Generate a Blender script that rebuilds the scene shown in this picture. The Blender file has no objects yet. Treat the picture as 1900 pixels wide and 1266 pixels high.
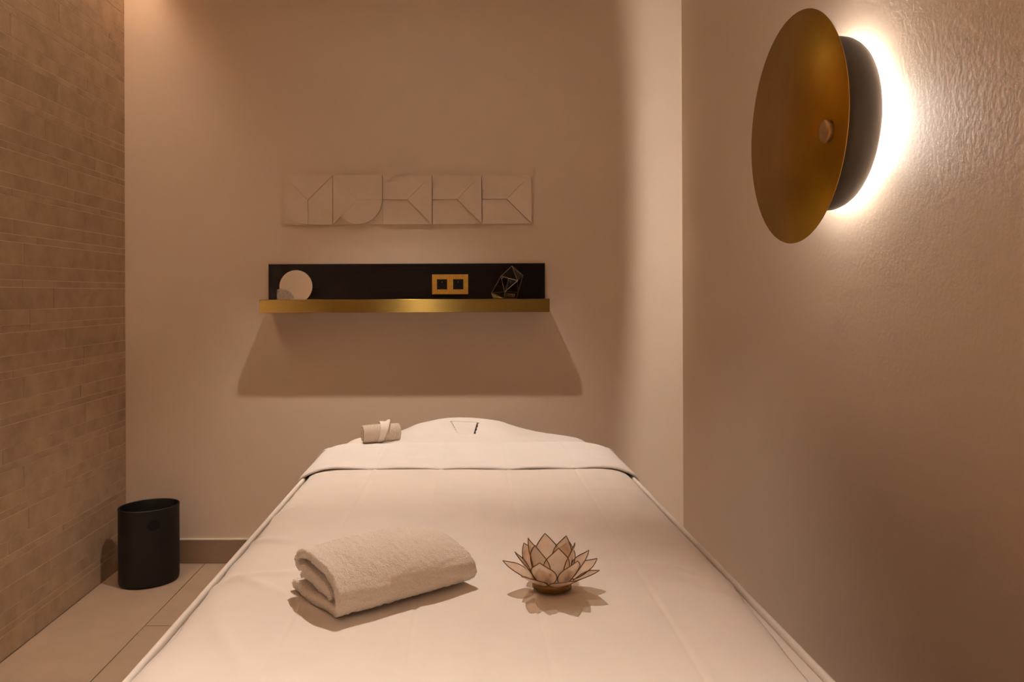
import bpy, bmesh, math, random
from mathutils import Vector, Matrix, noise

random.seed(11)
scene = bpy.context.scene
C = scene.collection
R = math.radians

# ------------------------------------------------------------------ camera
F = 1450.0                     # focal length in pixels of the 1900 px wide frame
VPX, VPY = 866.0, 546.0        # vanishing point of the room's depth direction
CAMH = 1.118
ROLL = R(0.22)
cam_d = bpy.data.cameras.new('camera')
cam = bpy.data.objects.new('camera', cam_d)
C.objects.link(cam)
cam_d.sensor_width = 36.0
cam_d.lens = F / 1900.0 * 36.0
cam_d.shift_x = (950.0 - VPX) / 1900.0
cam_d.shift_y = -(633.0 - VPY) / 1900.0
cam_d.clip_start = 0.02
cam.matrix_world = Matrix.Translation((0, 0, CAMH)) @ Matrix.Rotation(ROLL, 4, 'Y') @ Matrix.Rotation(R(90), 4, 'X')
scene.camera = cam

# ------------------------------------------------------------------ view, world, lamps
scene.view_settings.view_transform = 'Standard'
scene.view_settings.look = 'None'
scene.view_settings.exposure = 0.10
scene.view_settings.gamma = 1.0
scene.view_settings.use_curve_mapping = False
world = bpy.data.worlds.new('world')
scene.world = world
world.use_nodes = True
world.node_tree.nodes['Background'].inputs[0].default_value = (0.0, 0.0, 0.0, 1)
world.node_tree.nodes['Background'].inputs[1].default_value = 0.0

WARM = (1.0, 0.875, 0.76)
# ceiling downlights, then one added fill lamp: (x, y, watts, full cone angle, blend, aim x, aim y)
DOWNLIGHTS_AND_FILL = [
    (-0.272, 2.386, 85.0, 78, 0.75, -0.262, 2.47),
    (-0.168, 2.386, 130.0, 50, 1.0, -0.15, 0.42),
    (-0.220, -0.45, 190.0, 84, 0.6, -0.22, -0.45),  # added fill behind the camera, no known source; lifts the ambient light
]
LED_STRENGTH = 2000.0
COVE_STRENGTH = 2000.0

ZC = 2.48                      # ceiling
XL, XR = -1.4255, 0.901        # side walls
YB, YF = 3.2625, -1.1          # back wall, wall behind the camera


def px(x, y, d):
    """photo pixel + depth along the room -> point"""
    dx, dy = (x - VPX), (VPY - y)
    c, s = math.cos(-ROLL), math.sin(-ROLL)
    wx, wz = c * dx - s * dy, s * dx + c * dy
    return Vector((wx * d / F, d, CAMH + wz * d / F))


# ------------------------------------------------------------------ materials
def new_mat(name):
    m = bpy.data.materials.new(name)
    m.use_nodes = True
    nt = m.node_tree
    return m, nt, nt.nodes['Principled BSDF']


def N(nt, t, **kw):
    n = nt.nodes.new(t)
    for k, v in kw.items():
        setattr(n, k, v)
    return n


def coords(nt, scale=(1, 1, 1), obj=True):
    tc = N(nt, 'ShaderNodeTexCoord')
    mp = N(nt, 'ShaderNodeMapping')
    mp.inputs['Scale'].default_value = scale
    nt.links.new(tc.outputs['Object' if obj else 'Generated'], mp.inputs[0])
    return mp.outputs[0]


def ramp(nt, fac, stops):
    r = N(nt, 'ShaderNodeValToRGB')
    while len(r.color_ramp.elements) < len(stops):
        r.color_ramp.elements.new(0.5)
    for e, (p, col) in zip(r.color_ramp.elements, stops):
        e.position = p
        e.color = (*col, 1)
    nt.links.new(fac, r.inputs[0])
    return r.outputs[0]


def noise_n(nt, vec, scale, detail=4, rough=0.55):
    n = N(nt, 'ShaderNodeTexNoise')
    n.inputs['Scale'].default_value = scale
    n.inputs['Detail'].default_value = detail
    n.inputs['Roughness'].default_value = rough
    nt.links.new(vec, n.inputs['Vector'])
    return n.outputs['Fac']


def bump(nt, height, bsdf, strength, dist):
    b = N(nt, 'ShaderNodeBump')
    b.inputs['Strength'].default_value = strength
    b.inputs['Distance'].default_value = dist
    nt.links.new(height, b.inputs['Height'])
    nt.links.new(b.outputs[0], bsdf.inputs['Normal'])
    return b


def mat_simple(name, col, rough=0.6, metal=0.0, var=0.0, vscale=20, bs=0.0, bscale=200, bdist=0.001, scale=(1, 1, 1), spec=0.5):
    m, nt, b = new_mat(name)
    b.inputs['Base Color'].default_value = (*col, 1)
    b.inputs['Roughness'].default_value = rough
    b.inputs['Metallic'].default_value = metal
    b.inputs['Specular IOR Level'].default_value = spec
    if var or bs:
        v = coords(nt, scale)
    if var:
        f = noise_n(nt, v, vscale)
        lo = tuple(c * (1 - var) for c in col)
        hi = tuple(min(1, c * (1 + var)) for c in col)
        nt.links.new(ramp(nt, f, [(0.3, lo), (0.7, hi)]), b.inputs['Base Color'])
    if bs:
        bump(nt, noise_n(nt, v, bscale, 3), b, bs, bdist)
    return m


M = {}
M['plaster'] = mat_simple('plaster', (0.72, 0.575, 0.455), 0.62, var=0.02, vscale=3, bs=0.25, bscale=90, bdist=0.0012, spec=0.35)
M['ceiling_paint'] = mat_simple('ceiling_paint', (0.74, 0.66, 0.57), 0.8, var=0.01, bs=0.1, bscale=150)


def mat_stone(name, cols, rough, vs, rnd=0.12, bs=0.35):
    m, nt, b = new_mat(name)
    v = coords(nt)
    oi = N(nt, 'ShaderNodeObjectInfo')
    off = N(nt, 'ShaderNodeVectorMath', operation='SCALE')
    comb = N(nt, 'ShaderNodeCombineXYZ')
    for i in range(3):
        nt.links.new(oi.outputs['Random'], comb.inputs[i])
    nt.links.new(comb.outputs[0], off.inputs[0])
    off.inputs['Scale'].default_value = 37.0
    add = N(nt, 'ShaderNodeVectorMath', operation='ADD')
    nt.links.new(v, add.inputs[0])
    nt.links.new(off.outputs[0], add.inputs[1])
    vv = add.outputs[0]
    f = noise_n(nt, vv, vs, 8, 0.65)
    col = ramp(nt, f, [(0.25, cols[0]), (0.5, cols[1]), (0.75, cols[2])])
    hsv = N(nt, 'ShaderNodeHueSaturation')
    mr = N(nt, 'ShaderNodeMapRange')
    mr.inputs['To Min'].default_value = 1 - rnd
    mr.inputs['To Max'].default_value = 1 + rnd
    nt.links.new(oi.outputs['Random'], mr.inputs[0])
    nt.links.new(mr.outputs[0], hsv.inputs['Value'])
    nt.links.new(col, hsv.inputs['Color'])
    nt.links.new(hsv.outputs[0], b.inputs['Base Color'])
    b.inputs['Roughness'].default_value = rough
    b.inputs['Specular IOR Level'].default_value = 0.35
    bump(nt, noise_n(nt, vv, vs * 6, 8, 0.7), b, bs, 0.0015)
    return m


M['wall_tile'] = mat_stone('wall_tile', [(0.34, 0.235, 0.145), (0.455, 0.32, 0.205), (0.54, 0.39, 0.26)], 0.6, 11, 0.06, 0.8)
M['grout'] = mat_simple('grout', (0.74, 0.57, 0.43), 0.9)
M['floor_tile'] = mat_stone('floor_tile', [(0.43, 0.31, 0.215), (0.475, 0.345, 0.245), (0.515, 0.38, 0.275)], 0.45, 5, 0.03, 0.1)
M['floor_joint'] = mat_simple('floor_joint', (0.12, 0.08, 0.055), 0.9)
M['skirting'] = mat_stone('skirting', [(0.24, 0.16, 0.095), (0.27, 0.185, 0.115), (0.31, 0.215, 0.14)], 0.55, 6, 0.03, 0.1)
M['caulk'] = mat_simple('caulk', (0.8, 0.72, 0.62), 0.6)
M['black'] = mat_simple('black_plastic', (0.006, 0.005, 0.0045), 0.6, bs=0.1, bscale=400, spec=0.25)
M['black_hole'] = mat_simple('black_insert', (0.004, 0.004, 0.0045), 0.5, spec=0.2)
M['lamp_black'] = mat_simple('charcoal_metal', (0.11, 0.10, 0.09), 0.5)


def mat_cloth(name, col, weave=700, bs=0.25, var=0.02, sheen=0.0):
    m, nt, b = new_mat(name)
    v = coords(nt)
    b.inputs['Roughness'].default_value = 0.85
    b.inputs['Specular IOR Level'].default_value = 0.2
    if sheen:
        b.inputs['Sheen Weight'].default_value = sheen
        b.inputs['Sheen Roughness'].default_value = 0.6
    lo = tuple(c * (1 - var) for c in col)
    hi = tuple(c * (1 + var) for c in col)
    nt.links.new(ramp(nt, noise_n(nt, v, 14, 5), [(0.3, lo), (0.7, hi)]), b.inputs['Base Color'])
    bump(nt, noise_n(nt, v, weave, 2), b, bs, 0.0006)
    return m


M['sheet'] = mat_cloth('sheet_cotton', (0.83, 0.74, 0.665))
M['sheet_band'] = mat_cloth('sheet_fold_cotton', (0.86, 0.80, 0.745))
M['pad'] = mat_cloth('pad_cotton', (0.86, 0.76, 0.67))
M['head_cloth'] = mat_cloth('head_cloth_terry', (0.84, 0.775, 0.715), weave=420, bs=0.6)
M['wrap'] = mat_cloth('wrap_cotton', (0.88, 0.80, 0.72), weave=500)


def mat_terry(name, c0, c1):
    m, nt, b = new_mat(name)
    v = coords(nt)
    b.inputs['Roughness'].default_value = 0.95
    b.inputs['Specular IOR Level'].default_value = 0.1
    b.inputs['Sheen Weight'].default_value = 0.25
    f = noise_n(nt, v, 260, 4, 0.7)
    nt.links.new(ramp(nt, f, [(0.3, c0), (0.7, c1)]), b.inputs['Base Color'])
    add = N(nt, 'ShaderNodeMath', operation='ADD')
    vo = N(nt, 'ShaderNodeTexVoronoi')
    vo.inputs['Scale'].default_value = 520
    nt.links.new(v, vo.inputs['Vector'])
    nt.links.new(vo.outputs['Distance'], add.inputs[0])
    nt.links.new(noise_n(nt, v, 160, 5, 0.7), add.inputs[1])
    bump(nt, add.outputs[0], b, 0.6, 0.003)
    return m


M['terry'] = mat_terry('terry_towel', (0.86, 0.73, 0.61), (0.95, 0.84, 0.74))
M['terry_small'] = mat_terry('terry_roll', (0.72, 0.58, 0.46), (0.84, 0.70, 0.58))


def mat_brushed(name, col, rough, stretch, aniso=0.0, bs=0.12, var=0.12):
    m, nt, b = new_mat(name)
    v = coords(nt, stretch)
    f = noise_n(nt, v, 30, 6, 0.6)
    lo = tuple(c * (1 - var) for c in col)
    hi = tuple(min(1, c * (1 + var)) for c in col)
    nt.links.new(ramp(nt, f, [(0.3, lo), (0.7, hi)]), b.inputs['Base Color'])
    b.inputs['Metallic'].default_value = 1.0
    b.inputs['Roughness'].default_value = rough
    b.inputs['Anisotropic'].default_value = aniso
    bump(nt, f, b, bs, 0.0005)
    return m


M['brass'] = mat_brushed('brushed_brass', (0.22, 0.14, 0.036), 0.38, (0.6, 4, 40), aniso=1.0, bs=0.05)
_nt = M['brass'].node_tree
_tg = N(_nt, 'ShaderNodeTangent', direction_type='RADIAL', axis='Z')
_nt.links.new(_tg.outputs[0], _nt.nodes['Principled BSDF'].inputs['Tangent'])
_nt.nodes['Principled BSDF'].inputs['Anisotropic Rotation'].default_value = 0.25
M['brass_disc'] = mat_brushed('aged_brass', (0.34, 0.18, 0.012), 0.45, (0.15, 0.15, 0.15), bs=0.0, var=0.16)
M['brass_knob'] = mat_brushed('knob_brass', (0.42, 0.27, 0.12), 0.45, (3, 3, 3))
M['brass_frame'] = mat_brushed('socket_brass', (0.50, 0.30, 0.07), 0.42, (3, 3, 3), bs=0.05)
M['wire'] = mat_simple('dark_brass_wire', (0.16, 0.085, 0.035), 0.5, metal=0.6)
M['lotus_base'] = mat_simple('lotus_brass', (0.20, 0.115, 0.03), 0.38, metal=0.85)
M['terrarium_wire'] = mat_simple('copper_wire', (0.50, 0.35, 0.25), 0.45, metal=1.0)


def mat_wood(name):
    m, nt, b = new_mat(name)
    v = coords(nt, (2.0, 8, 60))
    f = noise_n(nt, v, 3, 6, 0.6)
    nt.links.new(ramp(nt, f, [(0.3, (0.005, 0.0027, 0.002)), (0.7, (0.012, 0.0065, 0.0045))]), b.inputs['Base Color'])
    b.inputs['Roughness'].default_value = 0.55
    b.inputs['Specular IOR Level'].default_value = 0.12
    bump(nt, f, b, 0.1, 0.0005)
    return m


M['dark_wood'] = mat_wood('dark_wood')
M['mirror'] = mat_simple('mirror_silver', (0.86, 0.83, 0.76), 0.30, metal=1.0)
M['marble'] = mat_stone('grey_marble', [(0.05, 0.03, 0.02), (0.28, 0.21, 0.16), (0.42, 0.33, 0.27)], 0.5, 60, 0.0, 0.1)
M['art'] = mat_simple('relief_ceramic', (0.735, 0.59, 0.47), 0.7, var=0.02, vscale=30, bs=0.15, bscale=250)


def mat_shell():
    m, nt, b = new_mat('capiz_shell')
    v = coords(nt)
    f = noise_n(nt, v, 60, 5, 0.6)
    col = ramp(nt, f, [(0.3, (0.76, 0.60, 0.46)), (0.7, (0.90, 0.76, 0.63))])
    out = nt.nodes['Material Output']
    nt.links.new(col, b.inputs['Base Color'])
    b.inputs['Roughness'].default_value = 0.28
    tl = N(nt, 'ShaderNodeBsdfTranslucent')
    nt.links.new(col, tl.inputs[0])
    tp = N(nt, 'ShaderNodeBsdfTransparent')
    tp.inputs[0].default_value = (0.95, 0.82, 0.68, 1)
    m1 = N(nt, 'ShaderNodeMixShader')
    m1.inputs[0].default_value = 0.5
    nt.links.new(b.outputs[0], m1.inputs[1])
    nt.links.new(tl.outputs[0], m1.inputs[2])
    m2 = N(nt, 'ShaderNodeMixShader')
    m2.inputs[0].default_value = 0.36
    nt.links.new(m1.outputs[0], m2.inputs[1])
    nt.links.new(tp.outputs[0], m2.inputs[2])
    nt.links.new(m2.outputs[0], out.inputs[0])
    return m


M['shell'] = mat_shell()


def mat_glass():
    m, nt, b = new_mat('clear_glass')
    out = nt.nodes['Material Output']
    tp = N(nt, 'ShaderNodeBsdfTransparent')
    tp.inputs[0].default_value = (0.99, 0.99, 0.985, 1)
    gl = N(nt, 'ShaderNodeBsdfGlossy')
    gl.inputs['Roughness'].default_value = 0.03
    fr = N(nt, 'ShaderNodeFresnel')
    fr.inputs[0].default_value = 1.45
    mx = N(nt, 'ShaderNodeMixShader')
    nt.links.new(fr.outputs[0], mx.inputs[0])
    nt.links.new(tp.outputs[0], mx.inputs[1])
    nt.links.new(gl.outputs[0], mx.inputs[2])
    nt.links.new(mx.outputs[0], out.inputs[0])
    return m


M['glass'] = mat_glass()


def mat_emit(name, col, s):
    m, nt, b = new_mat(name)
    b.inputs['Base Color'].default_value = (0.8, 0.8, 0.8, 1)
    b.inputs['Emission Color'].default_value = (*col, 1)
    b.inputs['Emission Strength'].default_value = s
    return m


M['led'] = mat_emit('sconce_led', (1.0, 0.90, 0.79), LED_STRENGTH)
M['cove'] = mat_emit('cove_led', (1.0, 0.87, 0.75), COVE_STRENGTH)
M['lens'] = mat_emit('downlight_lens', WARM, 60.0)


# ------------------------------------------------------------------ mesh helpers
def obj(name, bm, mat, parent=None, smooth=False, world=True, recalc=True):
    """link a bmesh as ONE mesh object; world=True: the mesh is in room coordinates"""
    if parent is not None and world:
        bmesh.ops.translate(bm, verts=bm.verts, vec=-parent.location)
    if recalc:
        bmesh.ops.recalc_face_normals(bm, faces=bm.faces)
    me = bpy.data.meshes.new(name)
    bm.to_mesh(me)
    bm.free()
    if smooth:
        for p in me.polygons:
            p.use_smooth = True
    me.materials.append(M[mat])
    o = bpy.data.objects.new(name, me)
    C.objects.link(o)
    if parent is not None:
        o.parent = parent
    return o


def tag(o, label=None, cat=None, group=None, kind=None):
    if label:
        o['label'] = label
    if cat:
        o['category'] = cat
    if group:
        o['group'] = group
    if kind:
        o['kind'] = kind
    return o


def thing(name, loc, label, cat, group=None, kind=None):
    o = bpy.data.objects.new(name, None)
    o.empty_display_size = 0.05
    C.objects.link(o)
    o.location = loc
    return tag(o, label, cat, group, kind)


def box(x0, x1, y0, y1, z0, z1, bev=0.0, seg=1, bm=None):
    own = bm is None
    if own:
        bm = bmesh.new()
    v = [bm.verts.new((x, y, z)) for z in (z0, z1) for y in (y0, y1) for x in (x0, x1)]
    fs = [(0, 1, 3, 2), (4, 6, 7, 5), (0, 4, 5, 1), (2, 3, 7, 6), (0, 2, 6, 4), (1, 5, 7, 3)]
    for f in fs:
        bm.faces.new([v[i] for i in f])
    if bev and own:
        bmesh.ops.bevel(bm, geom=list(bm.edges), offset=bev, segments=seg, affect='EDGES', profile=0.5)
    return bm


def lathe(profile, segs=48, mat=None, closed=False, bm=None):
    """profile: list of (r, h); spun about +Z"""
    if bm is None:
        bm = bmesh.new()
    rings = []
    for r, h in profile:
        if r < 1e-6:
            rings.append([bm.verts.new((0, 0, h))])
        else:
            rings.append([bm.verts.new((r * math.cos(2 * math.pi * k / segs), r * math.sin(2 * math.pi * k / segs), h)) for k in range(segs)])
    n = len(rings)
    for i in range(n if closed else n - 1):
        a, b = rings[i], rings[(i + 1) % n]
        for k in range(segs):
            k2 = (k + 1) % segs
            if len(a) == 1 and len(b) == 1:
                continue
            if len(a) == 1:
                bm.faces.new((a[0], b[k], b[k2]))
            elif len(b) == 1:
                bm.faces.new((a[k], b[0], a[k2]))
            else:
                bm.faces.new((a[k], b[k], b[k2], a[k2]))
    if mat is not None:
        bmesh.ops.transform(bm, matrix=mat, verts=bm.verts)
    return bm


def tube(points, r, segs=6, closed=False, bm=None):
    if bm is None:
        bm = bmesh.new()
    pts = [Vector(p) for p in points]
    n = len(pts)
    rings = []
    for i, p in enumerate(pts):
        if closed:
            d = pts[(i + 1) % n] - pts[i - 1]
        else:
            d = pts[min(i + 1, n - 1)] - pts[max(i - 1, 0)]
        d.normalize()
        ref = Vector((0, 0, 1)) if abs(d.z) < 0.9 else Vector((1, 0, 0))
        u = d.cross(ref).normalized()
        w = d.cross(u)
        rings.append([bm.verts.new(p + (u * math.cos(2 * math.pi * k / segs) + w * math.sin(2 * math.pi * k / segs)) * r) for k in range(segs)])
    for i in range(n if closed else n - 1):
        a, b = rings[i], rings[(i + 1) % n]
        for k in range(segs):
            bm.faces.new((a[k], a[(k + 1) % segs], b[(k + 1) % segs], b[k]))
    if not closed:
        bm.faces.new(rings[0])
        bm.faces.new(list(reversed(rings[-1])))
    return bm


def grid(fn, us, vs, bm=None, skip=None):
    if bm is None:
        bm = bmesh.new()
    rows = [[bm.verts.new(fn(u, v)) for u in us] for v in vs]
    for j in range(len(vs) - 1):
        for i in range(len(us) - 1):
            if skip and skip(0.5 * (us[i] + us[i + 1]), 0.5 * (vs[j] + vs[j + 1])):
                continue
            bm.faces.new((rows[j][i], rows[j][i + 1], rows[j + 1][i + 1], rows[j + 1][i]))
    return bm


def solid(o, t, offset=-1.0):
    md = o.modifiers.new('thickness', 'SOLIDIFY')
    md.thickness = t
    md.offset = offset
    return o


def prism(poly, h0, h1, xf, bm=None):
    """extrude a 2-D polygon between two heights; h1 may be a function (x, y) -> height; xf maps (x, y, h) to the room"""
    if bm is None:
        bm = bmesh.new()
    f1 = h1 if callable(h1) else (lambda x, y: h1)
    a = [bm.verts.new(xf(x, y, h0)) for x, y in poly]
    b = [bm.verts.new(xf(x, y, f1(x, y))) for x, y in poly]
    bm.faces.new(a)
    bm.faces.new(list(reversed(b)))
    n = len(poly)
    for i in range(n):
        j = (i + 1) % n
        bm.faces.new((a[i], b[i], b[j], a[j]))
    return bm


def lin(a, b, n):
    return [a + (b - a) * i / (n - 1) for i in range(n)]


def nz(x, y, z=0.0):
    return noise.noise(Vector((x, y, z)))


# ------------------------------------------------------------------ room shell
T = 0.12
wall_back = tag(obj('wall_back', box(XL - T, XR + T, YB, YB + T, 0, ZC + 0.2), 'plaster'), 'plain beige plaster wall behind the shelf and the relief tiles', 'wall', kind='structure')
wall_right = tag(obj('wall_right', box(XR, XR + T, YF - T, YB, 0, ZC + 0.2), 'plaster'), 'beige plaster wall that carries the round brass lamp', 'wall', kind='structure')
wall_front = tag(obj('wall_front', box(XL - T, XR + T, YF - T, YF, 0, ZC + 0.2), 'plaster'), 'plain plaster wall behind the viewer', 'wall', kind='structure')

floor = thing('floor', (0, 1, 0), 'large pale beige stone floor tiles with thin dark joints', 'floor', kind='structure')
obj('subfloor', box(XL - T, XR + T, YF - T, YB + T, -0.08, -0.004), 'floor_joint', floor)
JX = -1.093                    # joint between the cut row and the next row of floor tiles
cols = [(XL, JX, YB - 1.2)] + [(JX + 0.6 * k, min(JX + 0.6 * (k + 1), XR), YB - (0.62 if k % 2 == 0 else 1.2)) for k in range(4)]
G = 0.0018
for x0, x1, first in cols:
    if x1 - x0 < 0.01:
        continue
    y1, y0 = YB, first
    while y1 > YF + 0.01:
        obj('floor_tile', box(x0 + G, x1 - G, max(y0, YF) + G, y1 - G, -0.004, 0.0), 'floor_tile', floor)
        y1, y0 = y0, y0 - 1.2

# ceiling with a light slot along the tiled wall
SLOT = XL + 0.12
ceiling = thing('ceiling', (0, 1, ZC), 'flat painted ceiling with a light slot along the tiled wall', 'ceiling', kind='structure')
obj('ceiling_board', box(SLOT, XR, YF, YB, ZC, ZC + 0.03), 'ceiling_paint', ceiling)
obj('slot_top', box(XL - T, SLOT + 0.05, YF, YB, ZC + 0.16, ZC + 0.2), 'ceiling_paint', ceiling)
obj('slot_side', box(SLOT, SLOT + 0.02, YF, YB, ZC + 0.03, ZC + 0.16), 'ceiling_paint', ceiling)
cove = tag(obj('led_strip', box(XL + 0.003, XL + 0.013, YF + 0.05, YB - 0.03, ZC + 0.075, ZC + 0.085), 'cove'), 'hidden LED strip in the ceiling slot above the tiled wall', 'light strip')
bm = box(XL + 0.0008, XL + 0.030, YF + 0.05, YB - 0.004, ZC + 0.070, ZC + 0.074)  # added unseen lip, blocks direct light from the strip to soften its glow
box(XL + 0.026, XL + 0.030, YF + 0.05, YB - 0.004, ZC + 0.074, ZC + 0.092, bm=bm)
obj('added_led_shield', bm, 'ceiling_paint', ceiling)

# left wall: stone strips in three heights, laid in rows
wall_left = thing('wall_left', (XL, 1, 0), 'wall of staggered beige stone strips of three heights', 'wall', kind='structure')
obj('wall_backing', box(XL - T, XL - 0.0008, YF - T, YB, 0, ZC + 0.2), 'grout', wall_left)
hL, hM, hS = 0.0714, 0.0476, 0.0239
rows, z = [], 0.0
for h in (0.0735, hS, hM, hL, hL):
    rows.append((z, z + h)); z += h
k = 0
while z < ZC + 0.12:
    h = (hS, hM, hL)[k % 3]
    rows.append((z, z + h)); z += h; k += 1
rest = bmesh.new()
rng = random.Random(5)
n_t = 0
for (z0, z1) in rows:
    y1 = YB - rng.choice([0.0, 0.0]) - 0.0005
    ln = rng.uniform(0.10, 0.9)
    big = (z1 - z0) > 0.06
    while y1 > YF:
        y0 = max(YF, y1 - ln)
        pr = rng.uniform(-0.0001, 0.0006)
        g = 0.0011
        if y1 > 1.75:
            bm = box(XL - 0.0007, XL + pr, y0 + g, y1 - g, z0 + g, z1 - g)
            es = [e for e in bm.edges if all(abs(v.co.x - (XL + pr)) < 1e-6 for v in e.verts)]
            bmesh.ops.bevel(bm, geom=es, offset=0.0003, segments=1, affect='EDGES')
            obj('stone_strip', bm, 'wall_tile', wall_left)
            n_t += 1
        else:
            box(XL - 0.0007, XL + pr, y0 + g, y1 - g, z0 + g, z1 - g, bm=rest)
        y1 = y0
        ln = rng.choice([1.2, 0.9, 0.6, 0.6, 0.45])
tag(obj('stone_strips_near', rest, 'wall_tile', wall_left), kind='stuff')

# skirting
bb = thing('baseboard_back', (0, YB, 0), 'low taupe stone skirting along the back wall with a pale sealed top', 'baseboard', kind='structure')
xs = [XL + 0.002, -0.93, -0.33, 0.27, XR - 0.012]
for a, b in zip(xs[:-1], xs[1:]):
    obj('skirting_tile', box(a + 0.0008, b - 0.0008, YB - 0.010, YB - 0.0002, 0.001, 0.098, 0.0008), 'skirting', bb)
obj('sealant_line', box(XL + 0.002, XR - 0.012, YB - 0.009, YB - 0.0002, 0.098, 0.102), 'caulk', bb)
br = thing('baseboard_right', (XR, 1, 0), 'low taupe stone skirting along the lamp wall behind the bed', 'baseboard', kind='structure')
y = YF
while y < YB - 0.02:
    obj('skirting_tile', box(XR - 0.010, XR - 0.0002, y + 0.0008, min(y + 0.6, YB) - 0.0008, 0.001, 0.098, 0.0008), 'skirting', br)
    y += 0.6
obj('sealant_line', box(XR - 0.009, XR - 0.0002, YF, YB, 0.098, 0.102), 'caulk', br)

# ------------------------------------------------------------------ ceiling downlights and the added fill lamp
dl_labels = ['round recessed ceiling downlight above the head of the bed', 'round recessed ceiling downlight tilted towards the foot of the bed', 'added fill light in the ceiling behind the viewer, raising the ambient light']
for i, (lx, ly, watts, cone, blend, ax, ay) in enumerate(DOWNLIGHTS_AND_FILL):
    t = thing('downlight', (lx, ly, ZC), dl_labels[i], 'downlight', 'recessed ceiling downlights')  # the last one is the added fill, built like a downlight
    obj('trim_ring', lathe([(0.033, -0.002), (0.044, -0.004), (0.046, -0.0002), (0.033, -0.0002)], 40, Matrix.Translation((lx, ly, ZC)), closed=True), 'ceiling_paint', t, True)
    obj('lens', lathe([(0, -0.0015), (0.0328, -0.0015), (0.0328, -0.0003), (0, -0.0003)], 40, Matrix.Translation((lx, ly, ZC))), 'lens', t)
    ld = bpy.data.lights.new('downlight_and_fill_lamp', 'SPOT')
    ld.energy = watts
    ld.color = WARM
    ld.spot_size = R(cone)
    ld.spot_blend = blend
    ld.shadow_soft_size = 0.022
    lo = bpy.data.objects.new('lamp', ld)
    C.objects.link(lo)
    lo.parent = t
    lo.location = (0, 0, -0.03)
    d = Vector((ax - lx, ay - ly, -(ZC - 0.7)))
    lo.rotation_euler = d.to_track_quat('-Z', 'Y').to_euler()

# ------------------------------------------------------------------ massage table
ZT = 0.675                     # top of the made bed
ZP = 0.648                     # top of the pad edge that shows beyond the sheet
YH, YFT = 2.36, 0.42           # head end, foot end


def bxl(y):
    return -0.4195 + 0.002 * (2.0 - y)


def bxr(y):
    return 0.424 + 0.016 * (2.0 - y) / 1.1


table = thing('massage_table', (0.0, 1.4, 0), 'massage table under cream linen with a padded head rest', 'bed')
obj('base_cabinet', box(-0.33, 0.33, 0.62, 2.18, 0.002, 0.5, 0.01), 'dark_wood', table)
obj('table_top', box(-0.375, 0.385, YFT + 0.03, YH - 0.03, 0.5, 0.545, 0.012, 2), 'dark_wood', table)


def rounded_slab(y0, y1, z0, z1, rc, edge, inset=0.0):
    """pad with rounded corners at the head end and a soft edge"""
    out = []
    for k in range(9):
        a = math.pi / 2 * k / 8
        out.append((bxr(y1) - inset - rc + rc * math.cos(a), y1 - rc + rc * math.sin(a)))
    for k in range(9):
        a = math.pi / 2 + math.pi / 2 * k / 8
        out.append((bxl(y1) + inset + rc + rc * math.cos(a), y1 - rc + rc * math.sin(a)))
    for yy in lin(y1 - rc - 0.05, y0, 16):
        out.append((bxl(yy) + inset, yy))
    for yy in lin(y0, y1 - rc - 0.05, 16):
        out.append((bxr(yy) - inset, yy))
    bm = bmesh.new()
    prof = [(edge, z0)] + [(edge * (1 - math.cos(a)), z1 - edge + edge * math.sin(a)) for a in lin(0, math.pi / 2, 6)]
    prof = [(edge, z0), (0.0, z0 + edge)] + prof[1:]
    c = Vector((0, 0.5 * (y0 + y1)))
    rings = []
    for ins, zz in prof:
        ring = []
        for x, yv in out:
            dx, dy = x - c.x, yv - c.y
            sx = (abs(dx) - ins) / abs(dx) if abs(dx) > 1e-6 else 1
            sy = (abs(dy) - ins) / abs(dy) if abs(dy) > 1e-6 else 1
            ring.append(bm.verts.new((c.x + dx * sx, c.y + dy * sy, zz)))
        rings.append(ring)
    n = len(out)
    for a, b in zip(rings[:-1], rings[1:]):
        for i in range(n):
            bm.faces.new((a[i], a[(i + 1) % n], b[(i + 1) % n], b[i]))
    bm.faces.new(rings[0])
    bm.faces.new(rings[-1])
    return bm


obj('pad', rounded_slab(YFT, YH, 0.545, ZP, 0.09, 0.012), 'pad', table, True)
for fx, sg in ((bxl, 1), (bxr, -1)):
    obj('edge_piping', tube([(fx(yy) + sg * 0.0065, yy, ZP + 0.0032) for yy in lin(YFT + 0.01, YH - 0.11, 24)], 0.0055, 10), 'pad', table, True)
# head rest: ring cushion on two rods
hr = lathe([(0.115 + 0.047 * math.cos(a), 0.612 + 0.030 * math.sin(a)) for a in lin(0, 2 * math.pi * 15 / 16, 16)], 40, Matrix.Translation((-0.004, 2.535, 0)), closed=True)
obj('head_cushion', hr, 'pad', table, True)
for sx in (-0.1, 0.1):
    obj('head_rest_rod', tube([(sx, 2.33, 0.562), (sx, 2.60, 0.562)], 0.009, 10), 'lamp_black', table, True)

# ------------------------------------------------------------------ top sheet
CREASE = (-0.238, -0.073, 0.098, 0.27)


def crease(x, amp, w=0.0035):
    return sum(amp * math.exp(-((x - c) / w) ** 2) for c in CREASE)


def wr(x, y, x0, y0, ang, ln, w, amp):
    """one long soft wrinkle"""
    c, s = math.cos(ang), math.sin(ang)
    a = (x - x0) * c + (y - y0) * s
    b = -(x - x0) * s + (y - y0) * c
    return amp * math.exp(-(a / ln) ** 2 - (b / w) ** 2)


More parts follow.
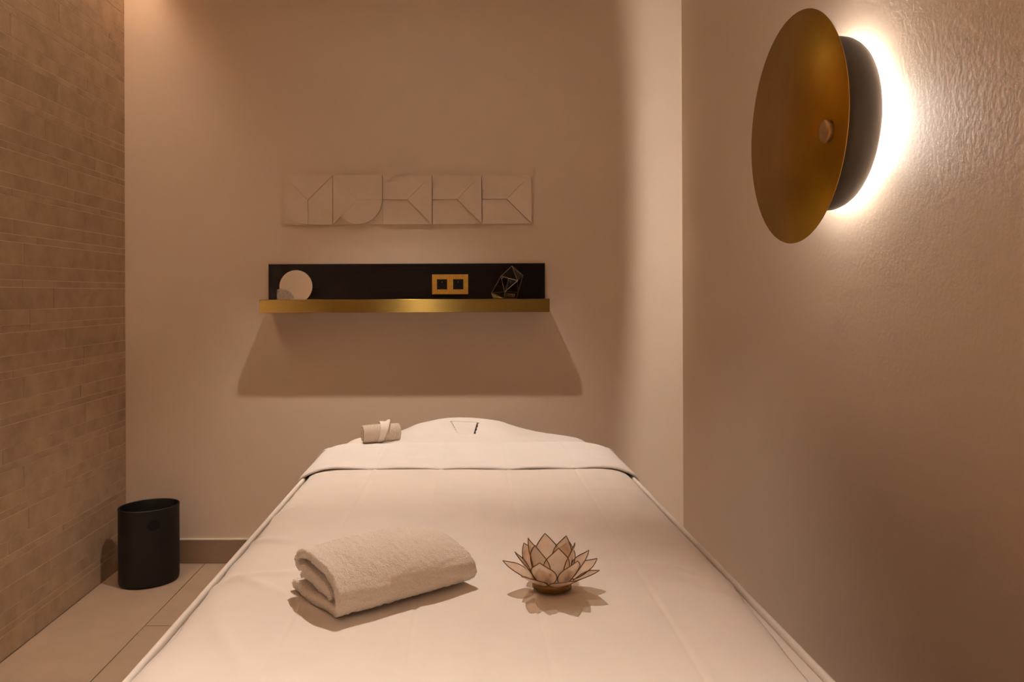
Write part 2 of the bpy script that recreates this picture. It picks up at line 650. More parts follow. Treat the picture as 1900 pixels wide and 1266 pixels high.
WRINKLES = [(-0.37, 1.42, R(-28), 0.10, 0.012, 0.005), (-0.36, 1.22, R(12), 0.12, 0.012, 0.004), (-0.33, 1.20, R(-40), 0.07, 0.010, 0.003),
            (0.36, 1.24, R(-20), 0.10, 0.010, 0.0045), (0.38, 1.17, R(-32), 0.08, 0.008, -0.004), (0.25, 1.26, R(4), 0.22, 0.016, 0.0022),
            (-0.36, 1.62, R(20), 0.08, 0.014, 0.004), (0.34, 1.72, R(-14), 0.12, 0.02, 0.003), (0.30, 1.52, R(-5), 0.16, 0.03, 0.003),
            (-0.30, 0.98, R(-60), 0.10, 0.012, 0.003), (0.1, 1.42, R(2), 0.3, 0.04, 0.002)]


def sheet_pt(s, y):
    # s in [-1, 1] across the bed
    l = bxl(y) + 0.022 + 0.005 * nz(3.1, y * 5.0) + 0.004 * nz(7.7, y * 13)
    r = bxr(y) - 0.021 + 0.004 * nz(9.3, y * 6.0)
    near = max(0.0, 1.22 - y)
    r -= 0.085 * near
    cx, hw = 0.5 * (l + r), 0.5 * (r - l)
    x = cx + hw * s
    e = hw * (1 - abs(s))
    ws = 0.085
    t = max(0.0, 1 - e / ws)
    dr = 0.024 if s < 0 else max(0.004, 0.026 - 0.05 * near)
    zz = ZT - dr * (1 - math.sqrt(max(0.0, 1 - t * t * 0.96)))
    zz += 0.0022 * nz(x * 4, y * 3, 1.0) + 0.0008 * nz(x * 16, y * 10, 2.0)
    zz += crease(x + 0.004 * nz(0.5, y * 2), -0.0010) + crease(x + 0.004 * nz(0.5, y * 2) - 0.006, 0.0007, 0.006)
    for w in WRINKLES:
        zz += wr(x, y, *w)
    yy = y
    if y < YFT + 0.02:           # the foot end hangs down
        ov = YFT + 0.02 - y
        zz -= ov
        yy = YFT - 0.012
    return Vector((x, yy, zz))


sheet = thing('bed_sheet', (0, 1.4, ZT), 'cream cotton top sheet spread over the massage table with a turned-down band', 'sheet')
us = lin(-1, 1, 321)
vs = lin(YFT - 0.3, 2.30, 360)
o = obj('sheet_cover', grid(sheet_pt, us, vs), 'sheet', sheet, True)
solid(o, 0.003, 1.0)

YB0, YB1 = 1.962, 2.345        # front edge and far edge of the turned-down band


def band_pt(s, t):
    # t: 0 front edge .. 1 far edge, >1 hangs over the head end; |s|>1 hangs down the sides
    y = YB0 + (YB1 - YB0) * min(t, 1.0)
    rc = 0.085
    sh = 0.0
    if y > YB1 - rc:
        q = (y - (YB1 - rc)) / rc
        sh = rc * (1 - math.sqrt(max(0.0, 1 - (0.97 * q) ** 2))) * 0.75
    l, r = bxl(y) - 0.006 + sh, bxr(y) + 0.007 - sh
    cx, hw = 0.5 * (l + r), 0.5 * (r - l)
    sc = max(-1.0, min(1.0, s))
    x = cx + hw * sc
    over = (abs(s) - 1.0) * hw if abs(s) > 1 else 0.0
    e = hw * (1 - abs(sc))
    ws = 0.10
    tt = max(0.0, 1 - e / ws)
    zz = ZT + 0.0068 - 0.034 * (1 - math.sqrt(max(0.0, 1 - tt * tt * 0.985)))
    zz -= over
    x += math.copysign(0.25 * over, s) if over else 0.0
    # far end rounds over
    de = YB1 - y
    if de < 0.06:
        q = 1 - de / 0.06
        zz -= 0.018 * (1 - math.sqrt(max(0.0, 1 - q * q * 0.98)))
    if t > 1:
        zz -= (t - 1) * (YB1 - YB0)
    # front edge: soft roll, lifted between the pressed creases
    fd = y - YB0
    if not over:
        lift = 0.0004 + 0.0040 * abs(math.sin((x + 0.073) / 0.1705 * math.pi)) + 0.0015 * nz(x * 13, 4.2)
        zz += lift * math.exp(-(fd / 0.05) ** 2) * min(1, e / 0.06)
    yy = y
    if fd < 0.012:
        q = 1 - fd / 0.012
        zz -= 0.0055 * (1 - math.sqrt(max(0.0, 1 - q * q * 0.95)))
    yy += 0.004 * nz(x * 7, 8.8) * max(0.0, 1 - fd / 0.1)
    zz += 0.0012 * nz(x * 6, y * 7, 3.0) + crease(x, 0.0007) + crease(x - 0.006, -0.0006)
    yy += max(0.0, t - 1) * 0.05
    # the sides of the band swing a little towards the foot end
    yy -= 0.06 * over
    return Vector((x, yy, zz))


us = [-1.22, -1.18, -1.14, -1.10, -1.07, -1.04, -1.02] + lin(-1, 1, 241) + [1.02, 1.04, 1.07, 1.10, 1.14, 1.18, 1.22]
vs = lin(0, 0.035, 9)[:-1] + lin(0.035, 0.84, 40)[:-1] + lin(0.84, 1.0, 16) + [1.05, 1.1, 1.16, 1.24]
o = obj('turned_down_band', grid(band_pt, us, vs), 'sheet_band', sheet, True)
solid(o, 0.005, -1.0)

# ------------------------------------------------------------------ towel over the head rest
RIDGE = [(-0.46, 0.560), (-0.40, 0.626), (-0.36, 0.643), (-0.30, 0.649), (-0.257, 0.652), (-0.204, 0.669), (-0.169, 0.686), (-0.116, 0.698), (-0.063, 0.7075),
         (0.0, 0.706), (0.06, 0.703), (0.121, 0.692), (0.174, 0.672), (0.236, 0.657), (0.306, 0.648), (0.365, 0.639), (0.40, 0.622), (0.46, 0.555)]


def ridge(x):
    for (a, za), (b, zb) in zip(RIDGE[:-1], RIDGE[1:]):
        if a <= x <= b:
            q = (x - a) / (b - a)
            return za + (zb - za) * q
    return RIDGE[0][1] if x < 0 else RIDGE[-1][1]


def ridge_s(x):
    return sum(ridge(x + d) * w for d, w in ((-0.024, 1), (-0.012, 2), (0, 3), (0.012, 2), (0.024, 1))) / 9.0


def sm(a, b, x):
    q = max(0.0, min(1.0, (x - a) / (b - a)))
    return q * q * (3 - 2 * q)


def head_pt(x, y):
    flat = 0.668 - 0.05 * max(0.0, (abs(x) - 0.41) / 0.04) ** 2
    k = sm(2.26, 2.56, y)
    zz = flat * (1 - k) + ridge_s(x) * k
    if y > 2.60:
        zz -= 0.9 * (y - 2.60) ** 1.0 * sm(2.60, 2.72, y) + 0.01 * sm(2.6, 2.66, y)
    zz += 0.0018 * nz(x * 14, y * 14, 5.0) + 0.0009 * nz(x * 40, y * 40, 6.0)
    # sag towards the opening
    zz -= 0.006 * math.exp(-((x - 0.0) / 0.05) ** 2 - ((y - 2.47) / 0.05) ** 2)
    return Vector((x, y, zz))


def in_hole(x, y):
    if not 2.415 < y < 2.535:
        return False
    q = (y - 2.415) / 0.12
    return (-0.027 - 0.028 * q) < x < (0.024 + 0.014 * q)


ht = thing('head_rest_towel', (0.0, 2.5, 0.66), 'pale towel draped over the head rest with a face opening', 'towel')
o = obj('drape', grid(head_pt, lin(-0.45, 0.45, 226), lin(2.27, 2.78, 128), skip=in_hole), 'head_cloth', ht, True)
solid(o, 0.004, -1.0)


def flap_pt(s, t):
    y = 2.4215 + 0.116 * t
    q = t
    x0, x1 = -0.0235 - 0.028 * q, 0.0135 + 0.0185 * q
    x = x0 + (x1 - x0) * s
    p = head_pt(x, y)
    p.z -= (1 - t) * (0.010 + 0.007 * s) + 0.002
    return p


o = obj('face_opening_flap', grid(flap_pt, lin(0, 1, 20), lin(0, 1, 30)), 'head_cloth', ht, True)
solid(o, 0.003, -1.0)

# ------------------------------------------------------------------ cloth ribbons (rolled and folded towels)
def smooth_path(pts, n):
    """Catmull-Rom through 2-D points, n samples"""
    P = [pts[0]] + list(pts) + [pts[-1]]
    out = []
    segs = len(pts) - 1
    for i in range(n):
        u = segs * i / (n - 1)
        k = min(int(u), segs - 1)
        q = u - k
        p0, p1, p2, p3 = (Vector(P[k + j]) for j in range(4))
        out.append(0.5 * ((2 * p1) + (-p0 + p2) * q + (2 * p0 - 5 * p1 + 4 * p2 - p3) * q * q + (-p0 + 3 * p1 - 3 * p2 + p3) * q ** 3))
    return out


def ribbon(path, th, us, place, fuzz=0.0, seed=0.0):
    """a strip of cloth: 2-D section path with thickness, run along us; place(u, v, h) -> point"""
    n = len(path)
    sec = []
    nrm = []
    for i in range(n):
        d = path[min(i + 1, n - 1)] - path[max(i - 1, 0)]
        d.normalize()
        nrm.append(Vector((-d.y, d.x)))
    top = [path[i] + nrm[i] * th / 2 for i in range(n)]
    bot = [path[i] - nrm[i] * th / 2 for i in range(n)]
    d1 = (path[-1] - path[-2]).normalized()
    d0 = (path[0] - path[1]).normalized()
    sec = top + [path[-1] + d1 * th * 0.4] + bot[::-1] + [path[0] + d0 * th * 0.4]
    bm = bmesh.new()
    rings = []
    for u in us:
        ring = []
        for p in sec:
            q = place(u, p.x, p.y)
            if fuzz:
                q = q + Vector((nz(q.x * 150, q.y * 150, q.z * 150 + seed), nz(q.x * 150 + 9, q.y * 150, q.z * 150 + seed), nz(q.x * 150, q.y * 150 + 7, q.z * 150 + seed))) * fuzz
            ring.append(bm.verts.new(q))
        rings.append(ring)
    m = len(sec)
    for a, b in zip(rings[:-1], rings[1:]):
        for i in range(m):
            bm.faces.new((a[i], a[(i + 1) % m], b[(i + 1) % m], b[i]))
    # caps built as strips between the two sides
    for ring, flip in ((rings[0], False), (rings[-1], True)):
        tp, bt = ring[:n], ring[n + 1:2 * n + 1][::-1]
        for i in range(n - 1):
            f = (tp[i], tp[i + 1], bt[i + 1], bt[i])
            bm.faces.new(f if not flip else f[::-1])
        for f in ((tp[n - 1], ring[n], bt[n - 1]), (bt[0], ring[2 * n + 1], tp[0])):
            bm.faces.new(f if not flip else f[::-1])
    return bm


# large folded towel
TO = Vector((-0.169, 1.041, ZT + 0.0060))
TU = Vector((0.168, 0.129, 0)).normalized()
TV = Vector((-0.129, 0.168, 0)).normalized()
ft = thing('folded_towel', TO + TU * 0.106 + TV * 0.075, 'thick taupe terry towel folded into a soft block beside the lotus', 'towel')
TL = 0.214


def towel_place(u, v, h):
    q = u / TL
    vv = v + 0.004 * nz(u * 18, h * 20, 3.3)
    hh = h * (1.0 + 0.05 * math.sin(q * math.pi) - 0.10 * max(0.0, q - 0.75) / 0.25) + 0.0022 * nz(u * 22, v * 22, 8.0) * (h > 0.02)
    # far end swells round, open end is cut fairly straight
    end = 0.018 * (1 - ((h - 0.032) / 0.045) ** 2) * max(0.0, (q - 0.6) / 0.4)
    wob = 0.004 * nz(v * 26, h * 40, 1.5) * (1 - q)
    uu = u + end + wob + 0.004 * (h / 0.06) * (1 - q)
    return TO + TU * uu + TV * vv + Vector((0, 0, max(0.0006, hh)))


outer = smooth_path([(0.152, 0.0070), (0.10, 0.0068), (0.045, 0.0070), (0.020, 0.0076), (0.0085, 0.0125), (0.0080, 0.022), (0.0165, 0.0345), (0.036, 0.0475), (0.066, 0.0570),
                     (0.100, 0.0610), (0.130, 0.0575), (0.1435, 0.0475), (0.137, 0.0390), (0.12, 0.0385), (0.088, 0.0375), (0.056, 0.0305), (0.036, 0.0225)], 120)
obj('outer_wrap', ribbon(outer, 0.0125, lin(0, TL, 110), towel_place, 0.0017), 'terry', ft, True)
inner = smooth_path([(0.040, 0.0170), (0.065, 0.0195), (0.10, 0.0235), (0.13, 0.0235), (0.141, 0.0205)], 40)
obj('inner_fold', ribbon(inner, 0.0085, lin(0.008, TL - 0.012, 60), towel_place, 0.0011, 4.0), 'terry', ft, True)

# small rolled hand towel by the head rest
rt_c = px(706, 803, 2.315)
rt_loc = Vector((rt_c.x, 2.318, ZT + 0.0315))
rt = thing('rolled_hand_towel', rt_loc, 'small rolled taupe hand towel tied with a pale wrap by the head rest', 'towel')
spiral = [Vector((r * math.cos(a), r * math.sin(a))) for a, r in [(t * 2 * math.pi * 2.6 + 0.6, 0.0045 + 0.0078 * 2.6 * t) for t in lin(0, 1, 100)]]


def roll_place(u, v, h):
    sag = 1.0 + 0.05 * math.cos(u * 40)
    ca, sa = math.cos(R(22)), math.sin(R(22))
    yy = v * sag + 0.003 * nz(u * 30, 2.0)
    return rt_loc + Vector((u * ca - yy * sa, u * sa + yy * ca, max(-0.0255, h * sag + 0.0015)))


obj('roll', ribbon(spiral, 0.0072, lin(-0.056, 0.056, 44), roll_place, 0.0012, 2.0), 'terry_small', rt, True)
bm = bmesh.new()
wr_rows = []
for i in range(49):
    a = 2 * math.pi * i / 48
    rr = 0.0305 + 0.0012 * math.sin(a * 3)
    row = []
    for k in range(9):
        w = (k - 4) / 4.0
        wd = 0.010 + 0.006 * max(0.0, math.sin(a))
        u = 0.004 + w * wd + 0.010 * math.sin(a + 0.5)
        row.append(bm.verts.new(rt_loc + Matrix.Rotation(R(22), 3, 'Z') @ Vector((u, rr * math.cos(a) * 1.03, max(-0.0262, rr * math.sin(a) * 1.02 + 0.0035 + (0.0035 if (math.sin(a) > 0.7 and w > 0.5) else 0)) + 0.0010 * abs(w)))))
    wr_rows.append(row)
for a, b in zip(wr_rows[:-1], wr_rows[1:]):
    for k in range(8):
        bm.faces.new((a[k], a[k + 1], b[k + 1], b[k]))
o = obj('wrap', bm, 'wrap', rt, True)
solid(o, 0.0015, 0.0)

# ------------------------------------------------------------------ lotus candle holder
LC = Vector((0.125, 1.164, ZT + 0.0060))
lotus = thing('lotus_candle_holder', LC, 'lotus-shaped candle holder with shell petals edged in dark wire', 'candle holder')
obj('base_ring', lathe([(0.0, 0.0), (0.0275, 0.0), (0.0292, 0.0012), (0.0292, 0.0115), (0.0282, 0.0125), (0.0262, 0.0125), (0.0255, 0.004), (0.0, 0.004)], 48, Matrix.Translation(LC)), 'lotus_base', lotus, True)
obj('candle_cup', lathe([(0.0, 0.0045), (0.0185, 0.0045), (0.0195, 0.006), (0.0195, 0.020), (0.0188, 0.020), (0.018, 0.0075), (0.0, 0.0075)], 36, Matrix.Translation(LC)), 'lotus_base', lotus, True)


def petal_outline(w, ln, n=14):
    """half outline: list of (half width, along)"""
    out = []
    for i in range(n + 1):
        t = i / n
        hw = 0.5 * w * (math.sin(math.pi * min(1, t ** 0.80 * 0.985 + 0.015)) ** 0.72) if t < 0.62 else None
        if hw is None:
            hw0 = 0.5 * w * (math.sin(math.pi * (0.62 ** 0.80 * 0.985 + 0.015)) ** 0.72)
            q = (t - 0.62) / 0.38
            hw = hw0 * (1 - q ** 1.25)
        out.append((max(hw, 0.0), t * ln))
    return out


def petal_mesh(w, ln, curl, cup):
    ol = petal_outline(w, ln)

    def P(x, a):
        # a along the petal (outwards), x across; cupped and slightly curled up
        return Vector((a, x, cup * (x / (w / 2)) ** 2 + curl * (a / ln) ** 2))
    bm = bmesh.new()
    rowsp = []
    for hw, a in ol:
        rowsp.append([bm.verts.new(P(hw * s, a)) for s in lin(-1, 1, 7)] if hw > 1e-5 else [bm.verts.new(P(0, a))])
    for a, b in zip(rowsp[:-1], rowsp[1:]):
        for k in range(6):
            va = (a[k], a[k + 1]) if len(a) > 1 else (a[0],)
            vb = (b[k + 1], b[k]) if len(b) > 1 else (b[0],)
            bm.faces.new(va + vb)
    edge = [P(-hw, a) for hw, a in ol] + [P(hw, a) for hw, a in ol[::-1][1:]]
    wb = tube(edge, 0.00078, 5, closed=False)
    me = []
    for name, b, mt in (('petal', bm, 'shell'), ('wire_edge', wb, 'wire')):
        bmesh.ops.recalc_face_normals(b, faces=b.faces)
        m = bpy.data.meshes.new(name)
        b.to_mesh(m); b.free()
        for p in m.polygons:
            p.use_smooth = True
        m.materials.append(M[mt])
        me.append(m)
    return me


def tier(azs, r0, h0, r1, h1, w, curl, cup):
    ln = math.hypot(r1 - r0, h1 - h0)
    el = math.atan2(h1 - h0 - curl * 0.6, r1 - r0)
    pm, wm = petal_mesh(w, ln, curl, cup)
    for az in azs:
        p = bpy.data.objects.new('petal', pm)
        C.objects.link(p)
        p.parent = lotus
        mt = Matrix.Rotation(R(az), 4, 'Z') @ Matrix.Translation((r0, 0, h0)) @ Matrix.Rotation(-el + random.uniform(-0.04, 0.04), 4, 'Y')
        p.matrix_local = mt
        q = bpy.data.objects.new('wire_edge', wm)
        C.objects.link(q)
        q.parent = p


tier((14, -26, -76, -128, 172, 118, 66), 0.0285, 0.0100, 0.0735, 0.0345, 0.038, 0.004, 0.0035)
tier((5, 55, 132, 184, 246, 306), 0.0265, 0.0120, 0.0585, 0.0510, 0.038, 0.005, 0.0045)
tier((-80, -20, 40, 100, 160, 220), 0.0225, 0.0135, 0.0365, 0.0690, 0.040, 0.003, 0.0050)

# ------------------------------------------------------------------ wall shelf
LY = YB - 0.1775               # front face of the ledge
lx0 = px(481, 557, LY).x
lx1 = px(1020, 554, LY).x
lz0, lz1 = 1.0465, 1.0985
shelf = thing('wall_shelf', (0.5 * (lx0 + lx1), YB, 1.05), 'long brass ledge with a dark wood back panel on the wall', 'shelf')
p0, p1 = px(498, 490, YB - 0.018), px(1011, 489, YB - 0.018)
obj('back_panel', box(p0.x, p1.x, YB - 0.018, YB - 0.0005, 1.07, 0.5 * (p0.z + p1.z), 0.0006), 'dark_wood', shelf)
obj('ledge', box(lx0, lx1, LY, YB - 0.0185, lz0, lz1, 0.0008), 'brass', shelf)

# power sockets
s0, s1 = px(801.7, 509.5, YB - 0.024), px(868.7, 546, YB - 0.024)
sock = thing('double_socket', (0.5 * (s0.x + s1.x), YB - 0.018, 0.5 * (s0.z + s1.z)), 'double black power socket in a gold frame on the dark panel', 'socket')
cx_, cz_ = sock.location.x, sock.location.z
hw_, hh_ = 0.5 * (s1.x - s0.x), 0.5 * (s0.z - s1.z)
bm = bmesh.new()
ix = 0.0336
ih = 0.0212


def frame_grid(bm, xs_, zs_, holes, y0, y1):
    for i in range(len(xs_) - 1):
        for j in range(len(zs_) - 1):
            if (i, j) in holes:
                continue
            box(xs_[i], xs_[i + 1], y0, y1, zs_[j], zs_[j + 1], bm=bm)


frame_grid(bm, [cx_ - hw_, cx_ - ix - ih, cx_ - ix + ih, cx_ + ix - ih, cx_ + ix + ih, cx_ + hw_], [cz_ - hh_, cz_ - ih, cz_ + ih, cz_ + hh_], {(1, 1), (3, 1)}, YB - 0.025, YB - 0.0182)
bmesh.ops.remove_doubles(bm, verts=bm.verts, dist=1e-6)
obj('frame', bm, 'brass_frame', sock)
for sx in (-ix, ix):
    ins = bmesh.new()
    # square insert with a round well
    sq, n = ih - 0.0006, 32
    rim, out, deep = [], [], []
    for k in range(n):
        a = 2 * math.pi * k / n
        c, s = math.cos(a), math.sin(a)
        mxx = max(abs(c), abs(s))
        out.append(ins.verts.new((cx_ + sx + sq * c / mxx, YB - 0.0262, cz_ + sq * s / mxx)))
        rim.append(ins.verts.new((cx_ + sx + 0.0175 * c, YB - 0.0262, cz_ + 0.0175 * s)))
        deep.append(ins.verts.new((cx_ + sx + 0.0170 * c, YB - 0.0192, cz_ + 0.0170 * s)))
    back = [ins.verts.new((v.co.x, YB - 0.0182, v.co.z)) for v in out]
    for k in range(n):
        j = (k + 1) % n
        ins.faces.new((out[k], out[j], rim[j], rim[k]))
        ins.faces.new((rim[k], rim[j], deep[j], deep[k]))
        ins.faces.new((back[k], back[j], out[j], out[k]))
    ins.faces.new(deep)
    io = obj('socket_insert', ins, 'black_hole', sock)
    pin = tube([(cx_ + sx, YB - 0.0192, cz_ + 0.010), (cx_ + sx, YB - 0.024, cz_ + 0.010)], 0.0018, 8)
    bmesh.ops.translate(pin, verts=pin.verts, vec=-sock.location)
    obj('earth_pin', pin, 'brass_frame', io, world=False)

# round mirror in a stone foot
MY = YB - 0.085
mc = px(549, 532, MY)
mr_ = 30.5 * MY / F
mir = thing('table_mirror', (mc.x, MY, lz1), 'small round mirror standing in a stone foot on the ledge', 'mirror')
bm = bmesh.new()
prof = []
zcut = lz1 + 0.0004
for k in range(97):
    a = 2 * math.pi * k / 96
    prof.append((mc.x + mr_ * math.cos(a), max(zcut, mc.z + mr_ * math.sin(a))))
prof = prof[:-1]
tilt = 0.06
prism(prof, 0.0, -0.004, lambda x, zz, h: Vector((x, MY + h + (zz - lz1) * tilt, zz)), bm)
bmesh.ops.remove_doubles(bm, verts=bm.verts, dist=1e-6)
obj('mirror_glass', bm, 'mirror', mir)
sl, sr, st = px(514.5, 540, MY - 0.02).x, px(544, 540, MY - 0.02).x, px(520, 537, MY - 0.02).z
w_, h_ = sr - sl, st - lz1
pts = [(sl, lz1 + 0.0003), (sr, lz1 + 0.0003)] + [(sl + w_ * (0.22 + 0.78 * math.cos(a)), lz1 + 0.0003 + h_ * math.sin(a) ** 0.9) for a in lin(0.12, math.pi / 2, 12)] + [(sl, lz1 + h_)]
bm = prism(pts, 0.0, -0.022, lambda x, zz, h: Vector((x, MY - 0.0045 + h, zz)))
obj('stone_foot', bm, 'marble', mir)

# glass terrarium
TY = YB - 0.105
TV_ = {
    'T': (950, 493.5, 0.02), 'R': (970.5, 511, 0.02), 'L': (929, 512.5, -0.03), 'C': (960.5, 521, -0.045), 'F': (936.5, 541.5, -0.055),
    'l': (911.5, 544, 0.0), 'r': (961.5, 543, 0.005), 'b': (938, 543, 0.055), '1': (915, 555, 0.0), '2': (935.5, 555, -0.040), '3': (958.5, 555, 0.005), '4': (938, 555, 0.045)}
TP = {k: px(x, y, TY + d) for k, (x, y, d) in TV_.items()}
for k in '1234':
    TP[k].z = lz1 + 0.0014
ter = thing('geometric_terrarium', (TP['2'].x, TY, lz1), 'faceted clear glass terrarium with thin copper edges on the ledge', 'terrarium')
faces = ['TLC', 'TCR', 'CRr', 'CrF', 'LFl', 'TLl', 'TRrb', 'Tlb', 'lF21', 'Fr32', 'rb43', 'bl14']
edges = {tuple(sorted((f[i], f[(i + 1) % len(f)]))) for f in faces for i in range(len(f))} | {('C', 'L'), ('C', 'F'), ('F', 'L')}
for f in faces:
    P_ = [TP[c] for c in f]
    nrm = (P_[1] - P_[0]).cross(P_[2] - P_[0]).normalized() * 0.0006
    bm = bmesh.new()
    a = [bm.verts.new(p + nrm) for p in P_]
    b = [bm.verts.new(p - nrm) for p in P_]
    bm.faces.new(a); bm.faces.new(b[::-1])
    for i in range(len(P_)):
        j = (i + 1) % len(P_)
        bm.faces.new((a[i], b[i], b[j], a[j]))
    obj('glass_pane', bm, 'glass', ter)
for a, b in sorted(edges):
    obj('edge_strip', tube([TP[a], TP[b]], 0.00055, 6), 'terrarium_wire', ter)
base_poly = [TP[c] for c in '1234']
cc = sum(base_poly, Vector()) / 4
bm = prism([((p.x - cc.x) * 0.92 + cc.x, (p.y - cc.y) * 0.92 + cc.y) for p in base_poly], lz1 + 0.0004, lz1 + 0.0018, lambda x, y, h: Vector((x, y, h)))
obj('bottom_plate', bm, 'terrarium_wire', ter)

# ------------------------------------------------------------------ five relief tiles
a0 = px(525.5, 371.5, YB - 0.02)
a1 = px(986.2, 369.8, YB - 0.02)
TS = (a1.x - a0.x) / 5
art_z = 0.5 * (a0.z + a1.z)


def sector(th0, th1, r=0.5, n=24):
    return [(0.5, 0.5)] + [(0.5 + r * math.cos(a), 0.5 + r * math.sin(a)) for a in lin(th0, th1, n)]


BASE_H = 0.007
# x right, y up in unit tile; each piece: polygon, height plane (h0, gx, gy)
D1 = [('raised_triangle', [(0, 1), (0.5, 0.5), (1, 1)], (0.0150, 0, 0.0)),
      ('raised_fan', sector(R(135), R(270)), (0.0143, -0.0008, 0)),
      ('raised_panel', [(0.5, 0.0), (1, 0), (1, 1), (0.5, 0.5)], (0.0122, 0.0006, 0))]
D2 = [('raised_triangle', [(0, 0), (0.5, 0.5), (0, 1)], (0.0140, 0, 0)),
      ('raised_panel', [(0, 1), (0.5, 0.5), (1, 0.5), (1, 1)], (0.0145, 0, 0)),
      ('raised_fan', sector(R(225), R(360)), (0.0152, 0, 0))]
D3 = [('raised_fan', sector(R(45), R(180)), (0.0150, 0, 0)),
      ('raised_triangle', [(1, 0), (1, 1), (0.5, 0.5)], (0.0154, 0, 0)),
      ('raised_panel', [(0, 0), (1, 0), (0.5, 0.5), (0, 0.5)], (0.0118, 0, 0))]
art_labels = ['pale relief tile with a left-hand fan and top triangle, leftmost of five',
              'pale relief tile with a lower fan and left triangle, second from the left',
              'pale relief tile with an upper fan, middle one of the five tiles',
              'pale relief tile with an upper fan, second from the right',
              'pale relief tile with an upper fan, rightmost of five above the shelf']
for k, des in enumerate((D1, D2, D3, D3, D3)):
    x0 = a0.x + TS * k
    rot = R((0.35, -0.1, 0.25, -0.2, -0.4)[k])
    t = thing('relief_tile', (x0 + TS / 2, YB, art_z + (0.0, 0.001, 0.0, 0.0005, 0.001)[k]), art_labels[k], 'wall tile', 'relief tiles above the shelf')
    sz = TS - 0.0022

    def xf(x, y, h):
        return Vector(((x - 0.5) * sz, -h, (y - 0.5) * sz))
    bm = prism([(0, 0), (1, 0), (1, 1), (0, 1)], 0.0006, BASE_H, xf)
    obj('backing_plate', bm, 'art', t, world=False)
    for name, poly, (h0, gx, gy) in des:
        ins = 0.002
        cxp = sum(p[0] for p in poly) / len(poly)
        cyp = sum(p[1] for p in poly) / len(poly)
        pp = [(x + (cxp - x) * 0.007, y + (cyp - y) * 0.007) for x, y in poly]
        hh = 0.014 + (h0 - 0.0108) * 2.8
        bm = prism(pp, BASE_H - 0.0002, lambda x, y: hh + 2 * (gx * x + gy * y), xf)
        obj(name, bm, 'art', t, world=False)
    t.rotation_euler = (0, rot, 0)

# ------------------------------------------------------------------ wall lamp
DZ = 1.512
LAMPY = 1.84


def wallframe(y, zc):
    # local +Z points away from the right wall (towards -X)
    return Matrix.Translation((XR, y, zc)) @ Matrix(((0, 0, -1, 0), (1, 0, 0, 0), (0, 1, 0, 0), (0, 0, 0, 1)))


lamp = thing('wall_lamp', (XR, LAMPY, DZ), 'round wall lamp with a large brass disc and glowing back ring', 'lamp')
obj('mount_plate', lathe([(0.0, 0.0005), (0.086, 0.0005), (0.086, 0.040), (0.0, 0.040)], 48, wallframe(LAMPY, DZ)), 'lamp_black', lamp, True)
obj('light_ring', lathe([(0.0865, 0.002), (0.0905, 0.002), (0.0905, 0.010), (0.0865, 0.010)], 96, wallframe(LAMPY, DZ), closed=True), 'led', lamp, True)
bowl = [(0.0, 0.105), (0.12, 0.105), (0.160, 0.103), (0.176, 0.098), (0.186, 0.090), (0.191, 0.082), (0.1955, 0.075), (0.1995, 0.062), (0.2005, 0.050), (0.199, 0.037), (0.194, 0.026), (0.190, 0.021),
        (0.186, 0.022), (0.180, 0.040), (0.10, 0.042), (0.0, 0.042)]
obj('housing', lathe(bowl, 96, wallframe(LAMPY, DZ)), 'lamp_black', lamp, True)
DY = 1.869
obj('disc', lathe([(0.0, 0.1065), (0.268, 0.1165), (0.2715, 0.1168), (0.2725, 0.1183), (0.2718, 0.1198), (0.0, 0.1200)], 160, wallframe(DY, 1.509)), 'brass_disc', lamp, True)
kp = px(1531, 244, 1.681)
obj('knob', lathe([(0.0, 0.119), (0.024, 0.119), (0.0245, 0.120), (0.0245, 0.1300), (0.0235, 0.1312), (0.0, 0.1315)], 40, wallframe(1.681, kp.z)), 'brass_knob', lamp, True)

# ------------------------------------------------------------------ waste bin
BX, BY = -1.247, 3.06
ea, eb, phi = 0.1136, 0.0943, R(37.8)
ZR = 0.297


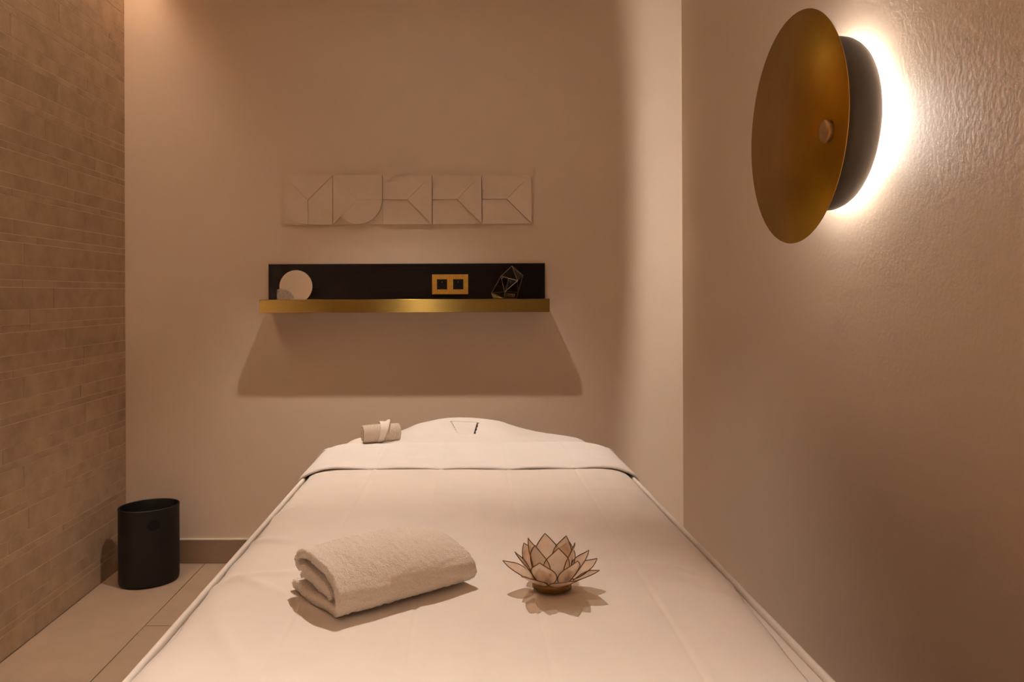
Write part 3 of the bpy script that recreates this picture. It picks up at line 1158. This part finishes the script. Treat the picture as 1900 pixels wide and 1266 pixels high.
def ell(r_off, zz, n=96):
    out = []
    for k in range(n):
        a = 2 * math.pi * k / n
        x, y = (ea + r_off) * math.cos(a), (eb + r_off) * math.sin(a)
        out.append(Vector((BX + x * math.cos(phi) - y * math.sin(phi), BY + x * math.sin(phi) + y * math.cos(phi), zz)))
    return out


bm = bmesh.new()
prof = [(-0.012, 0.0015), (-0.006, 0.0022), (-0.0025, 0.005), (-0.001, 0.010), (0.0, 0.02)] + [(0.0, zz) for zz in lin(0.05, ZR - 0.01, 8)] + [(0.001, ZR - 0.006), (0.0008, ZR - 0.0015), (-0.0006, ZR), (-0.0028, ZR), (-0.0042, ZR - 0.002), (-0.0045, ZR - 0.01), (-0.0045, 0.15), (-0.006, 0.012), (-0.012, 0.008)]
rings = [[bm.verts.new(p) for p in ell(r, zz)] for r, zz in prof]
for a, b in zip(rings[:-1], rings[1:]):
    for i in range(96):
        bm.faces.new((a[i], a[(i + 1) % 96], b[(i + 1) % 96], b[i]))
bm.faces.new(rings[0])
bm.faces.new(rings[-1])
wb = tag(obj('waste_bin', bm, 'black', None, True), 'oval matte black waste bin standing by the tiled wall', 'waste bin')
# finger hole cut through the front side
hp = px(286, 975, BY - 0.075)
cut_bm = tube([(hp.x, hp.y - 0.05, hp.z), (hp.x, hp.y + 0.055, hp.z)], 0.0205, 32)
bmesh.ops.recalc_face_normals(cut_bm, faces=cut_bm.faces)
cm = bpy.data.meshes.new('cutter')
cut_bm.to_mesh(cm); cut_bm.free()
co = bpy.data.objects.new('cutter', cm)
C.objects.link(co)
md = wb.modifiers.new('hole', 'BOOLEAN')
md.operation = 'DIFFERENCE'
md.solver = 'EXACT'
md.object = co
dg = bpy.context.evaluated_depsgraph_get()
nm = bpy.data.meshes.new_from_object(wb.evaluated_get(dg))
wb.modifiers.clear()
old = wb.data
wb.data = nm
nm.name = 'waste_bin'
nm.set_sharp_from_angle(angle=R(32))
bpy.data.meshes.remove(old)
bpy.data.objects.remove(co)
bpy.data.meshes.remove(cm)
